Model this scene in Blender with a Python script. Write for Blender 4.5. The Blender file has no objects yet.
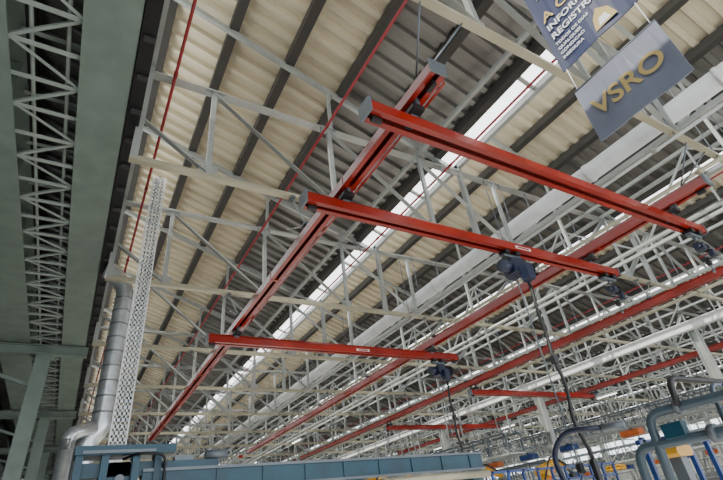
import bpy, math, random
from mathutils import Vector, Matrix
random.seed(4)
ZC=1.6; H=4.0
V=Vector
# ---------------------------------------------------------------- materials
def mat(name,col,rough=0.5,metal=0.0,var=0.12,scale=3.0,emit=None,trans=None,streak=False):
    m=bpy.data.materials.new(name); m.use_nodes=True
    nt=m.node_tree; b=nt.nodes['Principled BSDF']
    b.inputs['Roughness'].default_value=rough; b.inputs['Metallic'].default_value=metal
    tc=nt.nodes.new('ShaderNodeTexCoord'); n=nt.nodes.new('ShaderNodeTexNoise')
    n.inputs['Scale'].default_value=scale; n.inputs['Detail'].default_value=4
    if streak:
        mp=nt.nodes.new('ShaderNodeMapping'); mp.inputs['Scale'].default_value=(.25,3.1,.25)
        nt.links.new(tc.outputs['Object'],mp.inputs['Vector']); nt.links.new(mp.outputs[0],n.inputs['Vector'])
    else: nt.links.new(tc.outputs['Object'],n.inputs['Vector'])
    r=nt.nodes.new('ShaderNodeValToRGB')
    r.color_ramp.elements[0].position=0.3; r.color_ramp.elements[1].position=0.7
    r.color_ramp.elements[0].color=(*[c*(1-var) for c in col],1)
    r.color_ramp.elements[1].color=(*[min(1,c*(1+var)) for c in col],1)
    nt.links.new(n.outputs['Fac'],r.inputs['Fac'])
    nt.links.new(r.outputs['Color'],b.inputs['Base Color'])
    if emit:
        b.inputs['Emission Color'].default_value=(*col,1); b.inputs['Emission Strength'].default_value=emit
    if trans is not None:
        t=nt.nodes.new('ShaderNodeBsdfTranslucent'); t.inputs['Color'].default_value=(0.9,0.92,0.9,1)
        tr=nt.nodes.new('ShaderNodeBsdfTransparent')
        mx=nt.nodes.new('ShaderNodeMixShader'); mx.inputs[0].default_value=trans
        nt.links.new(t.outputs[0],mx.inputs[1]); nt.links.new(tr.outputs[0],mx.inputs[2])
        nt.links.new(mx.outputs[0],nt.nodes['Material Output'].inputs['Surface'])
    return m
M={}
M['white']=mat('painted_white_steel',(0.34,0.36,0.345),0.3,0.25)
M['cream']=mat('cream_steel',(0.38,0.355,0.26),0.3,0.2)
M['red']=mat('red_paint',(0.24,0.012,0.006),0.22,0,0.22,1.5)
M['redpipe']=mat('sprinkler_red',(0.26,0.010,0.015),0.4)
M['deckc']=mat('sunlit_cream_deck',(0.64,0.575,0.43),0.32,0.3,0.14,1.0,streak=True)  # sunlit part of the slope, its brightness put into the sheet colour
M['deckg']=mat('shaded_grey_deck',(0.19,0.188,0.175),0.3,0.45,0.25,1.0,streak=True)  # shaded part of the roof, painted in as darker grey sheets
M['purlin']=mat('dark_purlin',(0.035,0.033,0.03),0.6)
M['green']=mat('greygreen_steel',(0.19,0.245,0.215),0.45)
M['lat']=mat('pale_green_steel',(0.34,0.40,0.37),0.45)
M['black']=mat('black_rubber',(0.006,0.006,0.008),0.5)
M['hoist']=mat('hoist_blue',(0.006,0.012,0.035),0.4)
M['galv']=mat('galvanised',(0.58,0.61,0.63),0.28,0.7,0.2,6)
M['seam']=mat('duct_seam',(0.25,0.27,0.29),0.35,0.6)
M['duct']=mat('white_duct',(0.66,0.68,0.68),0.4)
M['steel']=mat('steel_grey',(0.11,0.13,0.15),0.4,0.2)
M['pipeb']=mat('bluegrey_pipe',(0.05,0.08,0.105),0.35,0.0)
M['teal']=mat('teal_machine_paint',(0.003,0.045,0.075),0.45,0,0.25,4)
M['bluef']=mat('blue_fence_paint',(0.008,0.04,0.18),0.4)
M['yellow']=mat('machine_yellow',(0.62,0.32,0.02),0.4)
M['orange']=mat('machine_orange',(0.55,0.12,0.02),0.4)
M['floor']=mat('concrete_floor',(0.42,0.40,0.36),0.6,0,0.15,0.5)
M['wall']=mat('wall_cladding',(0.15,0.16,0.155),0.7)
M['glass']=mat('translucent_glazing',(0.9,0.9,0.9),trans=0.6)
M['sky']=mat('emissive_skylight',(0.95,0.97,1.0),emit=3.4)  # emission stands in for daylight coming through the strip
M['tube']=mat('lamp_tube',(1,0.98,0.92),emit=5)
M['label']=mat('label_white',(0.75,0.72,0.68),0.5)
M['bblue']=mat('banner_blue',(0.012,0.024,0.085),0.5)
M['bgrey']=mat('banner_grey',(0.15,0.17,0.23),0.5)
M['gold']=mat('banner_gold',(0.50,0.37,0.14),0.5)
M['txt']=mat('banner_white',(0.75,0.78,0.82),0.5)
# ---------------------------------------------------------------- mesh builder
class B:
    def __init__(s): s.v=[];s.f=[];s.m=[];s.sm=[]
    def add(s,vs,fs,m,smooth=False):
        o=len(s.v); s.v+= [tuple(x) for x in vs]
        for f in fs: s.f.append([i+o for i in f]); s.m.append(m); s.sm.append(smooth)
    def prof(s,poly,p,q,m,up=V((0,0,1))):
        p=V(p);q=V(q);d=(q-p).normalized()
        if abs(d.dot(up))>0.99: up=V((0,1,0))
        sd=d.cross(up).normalized(); u=sd.cross(d).normalized(); n=len(poly)
        vs=[p+sd*a+u*b for a,b in poly]+[q+sd*a+u*b for a,b in poly]
        fs=[(i,(i+1)%n,n+(i+1)%n,n+i) for i in range(n)]+[tuple(range(n))[::-1],tuple(range(n,2*n))]
        s.add(vs,fs,m)
    def beam(s,p,q,w,h,m):
        s.prof([(-w/2,-h/2),(w/2,-h/2),(w/2,h/2),(-w/2,h/2)],p,q,m)
    def angle(s,p,q,w,m,t=0.012):
        s.prof([(-w/2,-w/2),(w/2,-w/2),(w/2,-w/2+t),(-w/2+t,-w/2+t),(-w/2+t,w/2),(-w/2,w/2)],p,q,m)
    def ibeam(s,p,q,w,h,m,t=0.02):
        s.prof([(-w/2,-h/2),(w/2,-h/2),(w/2,-h/2+t),(t/2,-h/2+t),(t/2,h/2-t),(w/2,h/2-t),(w/2,h/2),(-w/2,h/2),(-w/2,h/2-t),(-t/2,h/2-t),(-t/2,-h/2+t),(-w/2,-h/2+t)],p,q,m)
    def box(s,c,sz,m,bev=0.0):
        x,y,z=c;a,b,h=[k/2 for k in sz]
        if bev<=0: s.beam((x,y-b,z),(x,y+b,z),sz[0],sz[2],m)
        else:
            e=bev
            s.prof([(-a+e,-h),(a-e,-h),(a,-h+e),(a,h-e),(a-e,h),(-a+e,h),(-a,h-e),(-a,-h+e)],(x,y-b,z),(x,y+b,z),m)
    def tube(s,p,q,r,m,n=12): s.sweep([p,q],r,m,n)
    def sweep(s,pts,r,m,n=12):
        pts=[V(p) for p in pts]; vs=[];fs=[]; prev=None
        for i,p in enumerate(pts):
            d=(pts[min(i+1,len(pts)-1)]-pts[max(i-1,0)]).normalized()
            if prev is None:
                prev=d.cross(V((0,0,1)) if abs(d.z)<0.9 else V((1,0,0))).normalized()
            a=(prev-d*prev.dot(d)).normalized(); prev=a; b=d.cross(a)
            rr=r[i] if isinstance(r,(list,tuple)) else r
            for k in range(n):
                t=2*math.pi*k/n; vs.append(p+a*math.cos(t)*rr+b*math.sin(t)*rr)
        for i in range(len(pts)-1):
            for k in range(n):
                k2=(k+1)%n; fs.append((i*n+k,i*n+k2,(i+1)*n+k2,(i+1)*n+k))
        s.add(vs,fs,m,True)
        o=len(s.v)-len(vs); L=(len(pts)-1)*n
        s.f.append([o+k for k in range(n)][::-1]); s.m.append(m); s.sm.append(False)
        s.f.append([o+L+k for k in range(n)]); s.m.append(m); s.sm.append(False)
    def obj(s,name,loc=(0,0,0),parent=None):
        me=bpy.data.meshes.new(name); me.from_pydata(s.v,[],s.f)
        used=sorted(set(s.m)); 
        for k in used: me.materials.append(M[k])
        ix={k:i for i,k in enumerate(used)}
        for p,k,sm in zip(me.polygons,s.m,s.sm): p.material_index=ix[k]; p.use_smooth=sm
        me.update()
        o=bpy.data.objects.new(name,me); bpy.context.scene.collection.objects.link(o)
        o.location=loc
        if parent: o.parent=parent
        return o
def arc(points,rad,n=6):
    P=[V(p) for p in points]; out=[P[0]]
    for i in range(1,len(P)-1):
        a=(P[i-1]-P[i]); b=(P[i+1]-P[i]); r=min(rad,a.length*.45,b.length*.45)
        s=P[i]+a.normalized()*r; e=P[i]+b.normalized()*r
        for k in range(n+1):
            t=k/n; out.append(s*(1-t)**2+P[i]*2*t*(1-t)+e*t*t)
    out.append(P[-1]); return out
# ---------------------------------------------------------------- dimensions
P=1.6*H; ZLO=ZC+1.66*H; ZHI=ZC+2.26*H
ZB=ZC+1.15*H; ZT=ZC+1.15*1.415*H
NT=8; Y0=-6.0; Y1=62.0
def rz(x):
    k=math.floor(x/P+1e-6); return ZHI-(x-k*P)*(ZHI-ZLO)/P
b=B(); b.add([(-P,-14,0),(60,-14,0),(60,64,0),(-P,64,0)],[(0,1,2,3)],'floor'); b.obj('floor')
b=B()
b.beam((-P,Y1+.3,2.6),(NT*P,Y1+.3,2.6),0.3,5.2,'wall')
b.beam((-P,Y1+.3,8.6),(NT*P,Y1+.3,8.6),0.3,4.2,'wall')
for i in range(20): b.beam((-P+3*i,Y1+.1,5.2),(-P+3*i,Y1+.1,6.6),0.12,0.12,'white')
b.obj('wall_far')
b=B(); b.beam((-P,Y1+.3,5.85),(NT*P,Y1+.3,5.85),0.04,1.3,'glass'); b.obj('window_1')
b=B()
X9=NT*P+.3
b.beam((X9,Y0,2.6),(X9,Y1,2.6),0.3,5.2,'wall'); b.beam((X9,Y0,8.65),(X9,Y1,8.65),0.3,4.1,'wall')
for i in range(34): b.beam((X9-.2,Y0+2*i,0),(X9-.2,Y0+2*i,7.1),0.12,0.12,'white')
for z in (1.9,2.7,3.5,5.9): b.beam((X9-.2,Y0,z),(X9-.2,Y1,z),.08,.08,'white')
b.obj('wall_right')
b=B(); b.beam((X9,Y0,5.9),(X9,Y1,5.9),0.04,1.4,'glass'); b.obj('window_2')
b=B(); b.beam((-P-.15,Y0,5.4),(-P-.15,Y1,5.4),.3,10.8,'wall'); b.obj('wall_left')
# ---------------------------------------------------------------- corrugated saw-tooth roof
b=B()
pitch=0.34; ny=int((Y1-Y0)/pitch)
prof=[]
for i in range(ny):
    y=Y0+i*pitch; prof+=[(y,0),(y+.11,0),(y+.14,.10),(y+.31,.10)]
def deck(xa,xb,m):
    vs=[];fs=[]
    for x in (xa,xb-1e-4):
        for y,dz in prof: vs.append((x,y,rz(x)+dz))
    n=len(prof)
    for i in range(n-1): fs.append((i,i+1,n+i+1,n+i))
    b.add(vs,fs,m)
SK=.44
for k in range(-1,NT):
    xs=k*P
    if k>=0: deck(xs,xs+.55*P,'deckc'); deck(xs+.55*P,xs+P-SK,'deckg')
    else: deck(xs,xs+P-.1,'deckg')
    for j in range(6):
        x=xs+.12+j*1.13
        if j==5: x=xs+P-SK-.14
        b.prof([(-.09,-.2),(.09,-.2),(.09,-.17),(-.05,-.17),(-.05,-.03),(.09,-.03),(.09,-.005),(-.09,-.005)],(x,Y0,rz(x)),(x,Y1,rz(x)),'purlin')
    b.beam((xs+P-.0,Y0,ZLO-.03),(xs+P-.0,Y1,ZLO-.03),.10,.10,'white')
b.obj('ceiling')
wn=3
for k in range(0,NT):
    b=B(); xs=k*P
    x0=xs+P-SK; x1=xs+P-.06
    y=Y0
    while y<Y1-1.9:
        b.add([(x0,y+.04,rz(x0)+.02),(x1,y+.04,rz(x1)+.02),(x1,y+1.76,rz(x1)+.02),(x0,y+1.76,rz(x0)+.02)],[(0,1,2,3)],'sky')
        b.beam((x0,y,rz(x0)),(x1,y,rz(x1)),.08,.06,'white')
        y+=1.8
    b.add([(xs,Y0,ZLO),(xs,Y1,ZLO),(xs,Y1,ZHI),(xs,Y0,ZHI)],[(0,1,2,3)],'glass')
    for i in range(0,19): b.beam((xs,Y0+3.6*i,ZLO),(xs,Y0+3.6*i,ZHI),.05,.05,'white')
    b.obj('window_%d'%wn); wn+=1
# ---------------------------------------------------------------- trusses
b=B(); XE=NT*P
b.angle((-.05,0,ZT),(XE,0,ZT),.12,'white'); b.angle((-.05,.07,ZT),(XE,.07,ZT),.09,'white')
b.beam((-.05,0,ZB),(XE,0,ZB),.10,.045,'cream'); b.beam((-.05,0,ZB+.05),(XE,0,ZB+.05),.03,.07,'cream')
pl=P/3; x=1.0-pl; i=-1; ups=[0,0,0,1,1,1]
while x<XE-pl:
    x2=x+pl
    xa=max(x,-.05)
    if x>0: 
        b.beam((x,0,ZB),(x,0,ZT),.08,.06,'white')
        for zz in (ZT-.07,ZB+.12): b.beam((x-.14,0,zz),(x+.14,0,zz),.015,.2,'white')
    if ups[i%6]==0 or i<0: 
        t=(xa-x)/pl; b.angle((xa,0,ZT-.05-(ZT-ZB)*t),(x2,0,ZB+.1),.085,'white')
    else: b.angle((x,0,ZB+.1),(x2,0,ZT-.05),.085,'white')
    x=x2;i+=1
for k in range(NT):
    xs=k*P
    b.beam((xs+.08,0,ZHI-.28),(xs+P,0,ZLO-.22),.08,.12,'white')
    b.beam((xs,0,ZB),(xs,0,ZHI-.25),.1,.1,'white')
    for f in (.5,):
        xx=xs+f*P; b.beam((xx,0,ZT),(xx,0,rz(xx)-.25),.06,.06,'white')
tr=b.obj('roof_truss',(0,-1.85,0))
TY=[1.75+3.6*j for j in range(0,17)]
for y in TY:
    o=bpy.data.objects.new('roof_truss',tr.data); o.location=(0,y,0); bpy.context.scene.collection.objects.link(o)
b=B()
for x in (5.26,11.7,15.9,22.3,28.7,35):
    b.angle((x,-2,ZT+.06),(x,Y1-1,ZT+.06),.08,'white')
for x in (7.4,13.8,20.2):
    b.angle((x,-2,ZB+.16),(x,Y1-1,ZB+.16),.07,'white')
b.obj('roof_bracing')
def lattice(name,x,z0,z1,ya,yb,step=1.2,m='white',w=.07):
    b=B(); b.angle((x,ya,z0),(x,yb,z0),w,m); b.angle((x,ya,z1),(x,yb,z1),w,m)
    y=ya;i=0
    while y+step<=yb+.01:
        if i%2: b.beam((x,y,z0),(x,y+step,z1),w*.6,w*.6,m)
        else: b.beam((x,y,z1),(x,y+step,z0),w*.6,w*.6,m)
        b.beam((x,y,z0),(x,y,z1),w*.55,w*.55,m)
        y+=step;i+=1
    return b.obj(name)
lattice('longitudinal_truss',2.7*H,ZB+.1,ZT-.1,-1,55,1.8)
lattice('longitudinal_truss',4.5*H,ZB+.1,ZT-.1,-1,55,1.8)
lattice('longitudinal_truss',6.1*H,ZB+.1,ZT-.1,-1,55,1.8)
# ---------------------------------------------------------------- pipes & ducts
def pipe_line(name,x,z,r,m,ya=-2,yb=58,hang=True,rings=0):
    b=B(); b.tube((x,ya,z),(x,yb,z),r,m,16 if r>.1 else 10)
    if rings:
        y=ya+.5
        while y<yb: b.tube((x,y,z),(x,y+.06,z),r+.018,m,16); y+=rings
    else:
        y=ya+1
        while y<yb: b.tube((x,y,z),(x,y+.1,z),r*1.35,m,8); y+=3
    if hang:
        for y in TY:
            if ya<y-.1<yb: b.beam((x,y-.02,z),(x,y-.02,max(ZT,z+.1)),.015,.015,'steel')
    return b.obj(name)
ZP=ZC+1.56*H
for x in (.085*H,.74*H,1.46*H,2.3*H,3.1*H,4.2*H): pipe_line('sprinkler_pipe',x,ZP,.024,'redpipe')
pipe_line('air_duct',1.9*H,ZC+1.3*H,.175,'duct',rings=2.4)
pipe_line('conduit_pipe',1.78*H,ZB-.12,.03,'white'); pipe_line('conduit_pipe',2.12*H,ZB-.10,.04,'cream')
pipe_line('conduit_pipe',2.5*H,ZB-.10,.045,'white'); pipe_line('conduit_pipe',3.6*H,ZB-.10,.05,'cream')
# galvanised spiral duct with elbows, between girder line and cable tray
b=B(); gx,gy=.36,2.40*H
pts=arc([(.0,gy,ZC+1.285*H),(.06,gy,ZC+1.275*H),(gx,gy,ZC+1.19*H),(gx,gy,ZC+.62*H),(gx,gy,ZC+.50*H),(gx-.18,gy,ZC+.44*H),(gx-.18,gy,0.0)],.3,8)
b.sweep(pts,.165,'galv',20)
for i in range(9): 
    z=ZC+.56*H+i*.28; b.tube((gx,gy,z),(gx,gy,z+.03),.174,'seam',20)
d=V((-.9,0,.25)).normalized(); p=V((.0,gy,ZC+1.285*H)); b.tube(p,p+d*.06,.20,'galv',20)
b.tube((gx-.45,gy-.35,0),(gx-.45,gy-.35,ZC+.44*H),.11,'galv',16)
b.sweep(arc([(gx-.45,gy-.35,ZC+.40*H),(gx-.45,gy-.35,ZC+.46*H),(gx-.1,gy-.2,ZC+.50*H)],.2),.11,'galv',16)
b.obj('galvanized_duct')
# perforated cable tray (vertical)
b=B(); cx,cy=.135*H,1.95*H; w=.22; z0=ZC+.30*H; z1=ZT-.1
for s in (-1,1): b.prof([(-.01,-.03),(.01,-.03),(.01,.03),(-.01,.03)],(cx+s*w/2,cy,z0),(cx+s*w/2,cy,z1),'duct')
z=z0
while z<z1:
    b.box((cx,cy,z),(w,.012,.05),'duct'); z+=.09
for s in (-.06,0,.06): b.box((cx+s,cy,(z0+z1)/2),(.022,.012,z1-z0),'duct')
for i in range(3): b.tube((cx-.05+.05*i,cy+.02,0),(cx-.05+.05*i,cy+.02,z1),.012,'steel',6)
b.beam((cx,cy,z1),(cx,TY[2],z1),.04,.04,'steel')
b.obj('cable_tray')
# ---------------------------------------------------------------- left lattice girder + columns
b=B(); zg=ZC+1.3*H
def flangebeam(xa,xb,z,h):
    xm=(xa+xb)/2; w=xb-xa
    b.ibeam((xm,-4,z+h/2),(xm,Y1-1,z+h/2),w,h,'green',.025)
    y=-3.6
    while y<Y1-2: b.beam((xm,y,z+.03),(xm,y,z+h-.03),w*.92,.015,'green'); y+=1.8
flangebeam(-.195*H,-.05*H,zg,.7); flangebeam(-.56*H,-.375*H,zg,.7)
y=-3.6;i=0
xa,xb=-.38*H,-.19*H
while y<Y1-2:
    b.angle((xa,y,zg+.1),(xb,y,zg+.1),.065,'lat')
    if i%2: b.angle((xa,y+.27,zg+.62),(xb,y+.27,zg+.62),.06,'lat')
    b.angle((xa if i%2 else xb,y,zg+.1),(xb if i%2 else xa,y+.54,zg+.1),.04,'lat')
    y+=.54;i+=1
for x in (xa+.2,xb-.18): b.tube((x,-4,zg+.22),(x,Y1-2,zg+.22),.025,'lat',8)
b.beam((-.10,-4,zg+.02),(-.10,Y1-2,zg+.02),.17,.09,'black'); b.beam((-.06,-4,zg+.5),(-.06,Y1-2,zg+.5),.05,.9,'purlin')
y=-4
while y<Y1-3: b.box((-.08,y,zg-.05),(.13,.05,.06),'purlin'); y+=.6
b.obj('lattice_girder')
def column(x,y,top,m,w=.34,name='steel_column'):
    b=B(); b.ibeam((x,y,0.02),(x,y,top),w,w,m,.025)
    b.box((x,y,.02),(w+.2,w+.2,.04),m); b.box((x,y,top-.02),(w+.16,w+.16,.04),m)
    for z in (2.5,4.2): b.box((x,y,z),(w*.96,w*.96,.02),m)
    return b.obj(name)
for j in range(7):
    yc=3.62*H+7.2*j
    column(-.28*H,yc,zg-.29,'green')
    b=B(); b.ibeam((-1.2*H,yc,zg-.16),(-.03*H,yc,zg-.16),.2,.26,'green'); b.beam((-.32*H,yc,zg-1.1),(-.9*H,yc,zg-.3),.09,.09,'green'); b.obj('cross_beam')
    column(-1.15*H,yc,zg-.29,'green')
for j in range(7):
    for x in (4.5*H,8*H):
        column(x,10.4+7.2*j-3.25+.0,ZB-.06,'white',.26)
# ---------------------------------------------------------------- crane rails
RP=[(-.1,-.1),(-.1,.03),(-.05,.055),(-.035,.1),(.035,.1),(.05,.055),(.1,.03),(.1,-.1),(.032,-.1),(.032,-.085),(.085,-.085),(.085,.015),(-.085,.015),(-.085,-.085),(-.032,-.085),(-.032,-.1)]
def runway(x,ya,yb):
    b=B(); z=ZC+H
    b.prof(RP,(x,ya,z),(x,yb,z),'red')
    b.box((x,ya-.015,z-.02),(.215,.03,.19),'steel'); b.box((x,yb+.015,z-.02),(.215,.03,.19),'steel')
    b.box((x,ya+.14,z-.14),(.05,.12,.07),'black')
    b.beam((x+.17,ya+.1,z-.03),(x+.17,yb-.1,z-.03),.03,.06,'red')
    y=ya+.6
    while y<yb: b.box((x+.11,y,z+.0),(.14,.04,.02),'steel'); b.box((x,y+1.4,z-.035),(.212,.05,.14),'red'); y+=2.8
    for j,y in enumerate(TY):
        if y>yb: break
        if y<ya: 
            for s in (-1,1): b.tube((x,ya+.35,z+.1),(x+s*.3,y+.0,ZB),.012,'steel',6)
            continue
        for s in (-1,1): b.tube((x+s*.05,y,z+.1),(x+s*.28,y,ZB),.014,'white',6)
        b.box((x,y,z+.11),(.22,.12,.03),'steel'); b.box((x+.28,y,ZB-.02),(.08,.14,.04),'steel'); b.box((x-.28,y,ZB-.02),(.08,.14,.04),'steel')
        b.tube((x,y,z+.1),(x,y+.9,ZB+.02),.012,'white',6)
    return b.obj('crane_runway_rail')
XA,XB,XC,XD=.651*H,1.97*H,3.03*H,4.82*H
runway(XA,2.06,21.2); runway(XB,1.9,25); runway(XC,-1,28); runway(XD,-1,28)
HB=.92*H
def bridge(xa,xb,y,rails,label=None):
    b=B(); z=ZC+HB
    b.prof(RP,(xa,y,z),(xb,y,z),'red')
    for x,s in ((xa,-1),(xb,1)): b.box((x+s*.015,y,z-.02),(.03,.215,.2),'steel')
    for x in (xa+.1,xb-.1): b.box((x,y,z-.13),(.12,.05,.06),'black')
    for xr in rails:
        b.box((xr,y,z+.12),(.16,.34,.07),'black',.01)
        for s in (-1,1):
            b.box((xr,y+s*.13,ZC+H-.1),(.05,.09,.12),'steel')
            b.tube((xr-.06,y+s*.13,ZC+H-.05),(xr+.06,y+s*.13,ZC+H-.05),.03,'black',10)
        b.box((xr,y,z+.06),(.1,.16,.1),'steel')
    if label: 
        b.box((label,y-.103,z-.035),(.36,.004,.05),'label'); b.box((label,y-.106,z-.035),(.28,.003,.03),'redpipe')
    return b.obj('crane_bridge_girder')
bridge(.548*HB,2.37*HB,.71*HB,(XA,XB)); bridge(.548*HB,2.35*HB,1.15*HB,(XA,XB),1.62*HB); bridge(.548*HB,2.375*HB,2.52*HB,(XA,XB),1.55*HB)
bridge(3.27*HB,5.19*HB,3.38*HB,(XC+.15,XD)); bridge(3.27*HB,5.18*HB,4.96*HB,(XC+.15,XD))
def hoist(x,y,drop=2.6,s=1.0,cord=True):
    b=B(); z=ZC+HB-.14
    for sx in (-1,1): b.box((x+sx*.12,y,z),(.1,.16,.06),'black'); 
    b.box((x,y,z-.06),(.38,.08,.05),'steel'); b.tube((x,y,z-.05),(x,y,z-.16),.025,'steel',8)
    zb=z-.28
    b.box((x,y,zb),(.22*s,.24*s,.26*s),'hoist',.04)
    b.tube((x+.08*s,y,zb+.02),(x+.34*s,y,zb+.02),.11*s,'hoist',16)
    b.tube((x-.08*s,y,zb+.01),(x-.28*s,y,zb+.01),.09*s,'hoist',16)
    for i in range(5): b.tube((x+(.14+.04*i)*s,y,zb+.02),(x+(.15+.04*i)*s,y,zb+.02),.125*s,'black',16)
    b.box((x+.02,y-.17*s,zb-.16),(.14*s,.14*s,.26*s),'hoist',.03)
    zz=zb-.1; k=0
    while zz>zb-drop:
        if k%2: b.beam((x-.03,y,zz),(x-.03,y,zz-.05),.022,.008,'steel')
        else: b.beam((x-.03,y,zz),(x-.03,y,zz-.05),.008,.022,'steel')
        zz-=.045;k+=1
    b.box((x-.03,y,zz),(.07,.07,.12),'black',.015)
    hk=[(x-.03,y,zz-.05),(x-.03,y,zz-.1),(x+.02,y,zz-.15),(x-.02,y,zz-.2),(x-.07,y,zz-.17)]
    b.sweep(arc(hk,.05),.012,'steel',8)
    if cord:
        pts=[(x+.08+.03*math.sin(i*.9),y-.1+.02*math.cos(i*.7),zb-.1-i*.12) for i in range(int(drop/.12))]
        b.sweep(pts,.026,'black',8); p=pts[-1]
        b.box((p[0],p[1],p[2]-.12),(.07,.06,.26),'black',.015)
        q=pts[len(pts)//2]; b.box((q[0],q[1],q[2]),(.09,.08,.12),'black',.015)
    return b.obj('chain_hoist')
hoist(1.55*HB,1.15*HB,2.9,1.1); hoist(2.19*HB,2.52*HB,2.3,1.15); hoist(2.28*HB,.71*HB,.25,.55,False); hoist(2.27*HB,1.15*HB,.25,.55,False)
# ---------------------------------------------------------------- light beams / conveyor at right
b=B()
x=4.0*H; z=ZC+1.04*H
b.ibeam((x,-2,z),(x,34,z),.22,.26,'duct')
for y in TY:
    if y<34: b.beam((x,y,z+.12),(x,y,ZB),.05,.05,'white')
b.obj('support_beam')
def conveyor(x,z,ya,yb,hh=.7,load=None):
    b=B()
    for s in (-.4,.4):
        b.angle((x+s,ya,z),(x+s,yb,z),.08,'white'); b.angle((x+s,ya,z+hh),(x+s,yb,z+hh),.07,'steel')
        y=ya;i=0
        while y<yb-.9:
            b.beam((x+s,y,z+(hh if i%2 else 0)),(x+s,y+.9,z+(0 if i%2 else hh)),.035,.035,'white'); b.beam((x+s,y,z),(x+s,y,z+hh),.04,.04,'steel'); y+=.9;i+=1
    y=ya
    while y<yb: b.beam((x-.4,y,z),(x+.4,y,z),.05,.05,'white'); y+=.9
    for y in TY:
        if ya<y<yb:
            for s in (-.4,.4): b.beam((x+s,y,z+hh),(x+s,y,ZB),.04,.04,'white')
    if load:
        y=ya+1
        while y<yb-2:
            mm=random.choice(load); b.box((x,y,z-.22),(.5,.9,.26),mm,.05); b.box((x,y,z-.04),(.1,.1,.12),'steel'); y+=random.choice((2.7,3.6,4.5))
    return b.obj('overhead_conveyor')
conveyor(5.5*H,ZC+.62*H,4,40,.7,('bluef','orange','steel')); conveyor(3.55*H,ZC+.42*H,13,45); conveyor(7.2*H,ZC+.7*H,3,50)
conveyor(1.9*H,ZC+.5*H,26,50); conveyor(6.4*H,ZC+.35*H,6,50,.7,('yellow','bluef')); conveyor(9*H,ZC+.45*H,3,50,.7,('bluef','orange')); conveyor(4.3*H,ZC+.2*H,14,50,.7,('bluef','steel','yellow'))
for x,y0 in ((2.6*H,24),(4.3*H,16),(5.9*H,14),(7.4*H,14)):
    b=B(); y=y0
    while y<54:
        b.beam((x,y,ZB-.22),(x,y+1.2,ZB-.22),.12,.05,'white'); b.tube((x,y+.03,ZB-.265),(x,y+1.17,ZB-.265),.018,'tube',6)
        b.beam((x,y+.2,ZB-.2),(x,y+.2,ZB+.1),.01,.01,'steel'); b.beam((x,y+1.0,ZB-.2),(x,y+1.0,ZB+.1),.01,.01,'steel')
        y+=7.2
    b.obj('strip_light')
# ---------------------------------------------------------------- banners
XS=.95*H
def emp(name,loc):
    e=bpy.data.objects.new(name,None); e.location=loc; bpy.context.scene.collection.objects.link(e); return e
ROT=Matrix(((0,0,-1),(-1,0,0),(0,1,0))).to_4x4()
def text(s,yc,zc,size,m,parent,al='CENTER'):
    c=bpy.data.curves.new('text_'+s.lower().replace(' ','_'),'FONT'); c.body=s; c.size=size; c.align_x=al; c.align_y='CENTER'; c.extrude=.001; c.offset=.002*size/.1
    c.materials.append(M[m]); o=bpy.data.objects.new(c.name,c); bpy.context.scene.collection.objects.link(o)
    o.parent=parent; o.matrix_local=Matrix.Translation((-.02,yc,zc))@ROT
def banner(z0,z1,m):
    ya,yb=.148*XS,.378*XS; yc=(ya+yb)/2; zc=(z0+z1)/2; e=emp('hanging_banner',(XS,yc,zc))
    b=B(); w=yb-ya; h=z1-z0; n=10; vs=[];fs=[]
    for i in range(n+1):
        for s in (-.006,.006):
            for zz in (-h/2,h/2): vs.append((s+.01*math.sin(i*.9)*(1 if zz<0 else .2),-w/2+w*i/n,zz))
    for i in range(n):
        o=i*4; fs+=[(o,o+4,o+5,o+1),(o+2,o+3,o+7,o+6),(o,o+2,o+6,o+4),(o+1,o+5,o+7,o+3)]
    fs+=[(0,1,3,2),(n*4,n*4+2,n*4+3,n*4+1)]
    b.add(vs,fs,m,False)
    b.tube((0,-w/2,h/2),(0,w/2,h/2),.012,'steel',8)
    b.obj('sheet',parent=e); return e,w,h
zb0,zb1=ZC+1.008*XS,ZC+1.37*XS; zg0,zg1=ZC+.74*XS,ZC+.921*XS
e,w,h=banner(zb0,zb1,'bblue')
text('ATENCAO',0,.50,.13,'gold',e); text('A CIP',.36,.13,.20,'gold',e,'LEFT')
text('INFORME',.36,-.05,.125,'txt',e,'LEFT'); text('REGISTRA',.36,-.20,.125,'txt',e,'LEFT')
for i,t in enumerate(('TODOS OS DIAS','QUALQUER','CONDICAO','INSEGURA')): text(t,.36,-.33-i*.075,.055,'txt',e,'LEFT')
b=B()
b.add([(-.02,-.02,-.62),(-.02,-.26,-.62),(-.02,-.22,-.46),(-.02,-.12,-.36),(-.02,-.05,-.46)],[(0,1,2,3,4)],'gold')
b.add([(-.022,-.07,-.60),(-.022,-.20,-.60),(-.022,-.17,-.50),(-.022,-.10,-.50)],[(0,1,2,3)],'txt')
b.obj('emblem',parent=e)
b=B()
for y in (-w/2+.04,w/2-.04):
    b.tube((0,y,h/2),(0,y,ZT+.02-(zb0+zb1)/2),.006,'txt',6); b.tube((0,y,-h/2),(0,y,-h/2-.33),.005,'txt',6)
b.beam((0,-.9,ZT+.02-(zb0+zb1)/2),(0,.75,ZT+.02-(zb0+zb1)/2),.04,.04,'white')
b.obj('cords',parent=e)
e,w,h=banner(zg0,zg1,'bgrey')
text('VSRO',0,-.02,.28,'gold',e)
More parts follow.
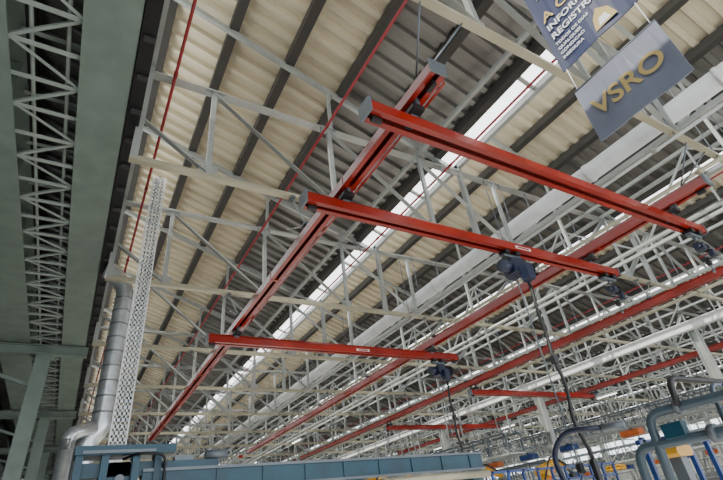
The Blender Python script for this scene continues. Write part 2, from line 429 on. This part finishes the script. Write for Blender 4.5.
# ---------------------------------------------------------------- teal gantry machine
b=B(); gy=6.0; zb=ZC
b.box((3.15,gy,zb+.68),(4.9,.24,.20),'teal',.015)
b.box((3.15,gy-.13,zb+.79),(4.9,.03,.03),'steel'); b.box((3.15,gy-.13,zb+.57),(4.9,.03,.03),'steel')
for i in range(9): b.box((.95+i*.55,gy-.125,zb+.68),(.03,.02,.18),'teal')
b.box((.52,gy,zb+1.0),(.98,.36,.09),'teal',.01)
b.box((.52,gy,zb+.82),(.90,.16,.14),'teal',.01)
b.box((.45,gy,zb+.50),(.90,.30,.12),'teal',.01)
for x in (.08,.32,.62,.84): b.box((x,gy-.02,zb+.76),(.07,.26,.44),'teal',.01)
b.box((.47,gy+.02,zb+.74),(.22,.2,.3),'teal',.02); b.tube((.48,gy-.14,zb+.72),(.48,gy+.1,zb+.72),.045,'steel',16)
b.box((1.2,gy,zb+.83),(.6,.28,.09),'teal',.01); b.box((1.12,gy-.02,zb+.90),(.2,.16,.07),'steel',.01)
b.tube((1.35,gy-.1,zb+.93),(1.6,gy-.1,zb+.93),.05,'steel',12)
b.box((.45,gy-.19,zb+.98),(.70,.02,.03),'steel')
for x in (.25,.65,3.3,5.45): b.box((x,gy,(zb+.56)/2),(.22,.22,zb+.56),'teal',.01); b.box((x,gy,.02),(.4,.4,.04),'teal')
b.sweep(arc([(.9,gy-.2,zb+.6),(.9,gy-.25,zb+.93),(.62,gy-.22,zb+.95),(.5,gy,zb+.93)],.1),.014,'black',8)
b.tube((3.6,gy-.3,zb+.48),(5.5,gy-.3,zb+.48),.05,'cream',12); 
for x in (3.7,5.4): b.box((x,gy-.2,zb+.51),(.05,.25,.04),'teal')
b.obj('machine_gantry')
# ---------------------------------------------------------------- pipe rack at right
b=B(); px=5.0; L=ZC
b.sweep(arc([(px,-1.5,L+.64),(px,2.75,L+.64),(px,2.85,0.6)],.14),.045,'pipeb',14)
b.tube((px,1.9,L+.64),(px,1.95,L+.64),.07,'steel',14); b.tube((px,2.4,L+.64),(px,2.45,L+.64),.07,'steel',14)
b.sweep(arc([(px,-1.5,L+.36),(px,3.0,L+.36),(px,3.1,0.5)],.14),.045,'pipeb',14)
b.tube((px,2.2,L+.36),(px,2.26,L+.36),.08,'steel',14); b.box((px,2.55,L+.45),(.1,.2,.14),'teal',.01)
b.sweep(arc([(7.5,2.4,L+.91),(5.0,2.4,L+.91),(4.95,2.4,L+.64)],.12),.03,'black',12)
b.sweep(arc([(7.5,2.2,L+.80),(5.3,2.2,L+.80),(5.2,2.2,L+.36)],.12),.022,'pipeb',12)
for y in (0.2,2.0): 
    b.box((px+.15,y,(L+.75)/2),(.06,.06,L+.75),'bluef'); b.box((px+.1,y,L+.54),(.28,.05,.05),'bluef'); b.box((px+.1,y,L+.26),(.28,.05,.05),'bluef')
for i in range(4): b.box((px+.5+.45*i,3.2,(L+.5)/2),(.05,.05,L+.5),'bluef')
b.box((px+1.2,3.2,L+.45),(1.6,.05,.05),'bluef')
b.box((5.9,1.95,L+.40),(.34,.3,.55),'duct',.03); b.box((5.9,1.95,(L+.1)/2),(.2,.2,L+.1),'steel')
for i in range(3): b.tube((5.8+.1*i,1.78,L+.55),(5.8+.1*i,1.80,L+.55),.03,'black',12)
b.box((5.5,2.9,L+.30),(.3,.2,.10),'yellow',.03); b.box((5.5,2.9,(L+.25)/2),(.12,.12,L+.25),'steel')
b.obj('pipe_rack')
b=B()
b.sweep(arc([(4.9,3.22,L+.62),(4.75,3.6,L+.66),(4.75,3.85,L+.45),(4.7,3.7,L-.1),(4.8,3.5,L-.9)],.3,8),.03,'hoist',12)
b.tube((4.9,3.22,L+.62),(4.96,3.0,L+.60),.04,'steel',12)
b.obj('hydraulic_hose')
b=B()
for i in range(16):
    x=5.3+i*.5; b.box((x,8.5,(L+.75)/2),(.05,.05,L+.75),'bluef')
for z in (L+.45,L+.72,L-.3): b.box((9.05,8.5,z),(7.6,.05,.05),'bluef')
b.obj('guard_fence')
def robot(x,y,k=1.0,m='yellow'):
    b=B(); b.tube((x,y,0),(x,y,.5),.3,m,20); b.tube((x,y,.5),(x,y,.8),.22,m,20)
    b.sweep([(x,y,.8),(x-.1,y,1.5*k),(x+.1,y,2.35*k)],[.17,.13,.12],m,14)
    z=2.35*k
    b.tube((x+.1,y-.2,z),(x+.1,y+.2,z),.15,m,18)
    b.sweep([(x+.1,y,z+.05),(x+.6,y,z+.2),(x+1.1,y,z+.05)],[.12,.09,.07],m,14)
    b.tube((x+1.1,y,z+.1),(x+1.25,y,z-.1),.06,'steel',12); b.box((x+1.28,y,z-.2),(.2,.12,.14),'black',.02)
    b.sweep(arc([(x,y-.2,1.0),(x-.3,y-.2,z-.4),(x+.3,y-.2,z+.4),(x+1,y-.1,z+.1)],.3),.025,'black',8)
    return b.obj('industrial_robot')
robot(6.2,10.2,1.08); robot(9.4,10.4,1.0); robot(13,11,1.05,'orange'); robot(11.2,9.6,1.0,'yellow')
# ---------------------------------------------------------------- lights, world
w=bpy.data.worlds.new('sky'); bpy.context.scene.world=w; w.use_nodes=True
bg=w.node_tree.nodes['Background']; bg.inputs[0].default_value=(0.88,0.94,1.0,1); bg.inputs[1].default_value=3.2
def area(name,loc,rot,sx,sy,p,col):
    l=bpy.data.lights.new(name,'AREA'); l.shape='RECTANGLE'; l.size=sx; l.size_y=sy; l.energy=p; l.color=col
    o=bpy.data.objects.new(name,l); o.location=loc; o.rotation_euler=rot; bpy.context.scene.collection.objects.link(o)
area('floor_bounce_fill',(5,11,.3),(math.pi,0,0),8,28,900,(1,.94,.84))  # added fill facing up from below the view, like floor bounce
area('floor_bounce_fill',(28,26,.3),(math.pi,0,0),22,50,300,(1,.96,.9))  # second added upward fill, for the far bays
s=bpy.data.lights.new('sun','SUN'); s.energy=9; s.angle=.01; s.color=(1,.94,.84)
so=bpy.data.objects.new('sun',s); so.rotation_euler=V((.72,.2,-.66)).to_track_quat('-Z','Y').to_euler(); so.location=(0,0,20); bpy.context.scene.collection.objects.link(so)
# ---------------------------------------------------------------- camera
cam=bpy.data.cameras.new('camera'); co=bpy.data.objects.new('camera',cam); bpy.context.scene.collection.objects.link(co)
R=Matrix(((.8651,-.1805,-.4680),(-.4887,-.5143,-.7048),(-.1135,.8384,-.5331)))
co.matrix_world=Matrix.Translation((0,0,ZC))@R.to_4x4()
cam.sensor_width=36; cam.lens=453.6/723*36; cam.clip_end=300
bpy.context.scene.camera=co
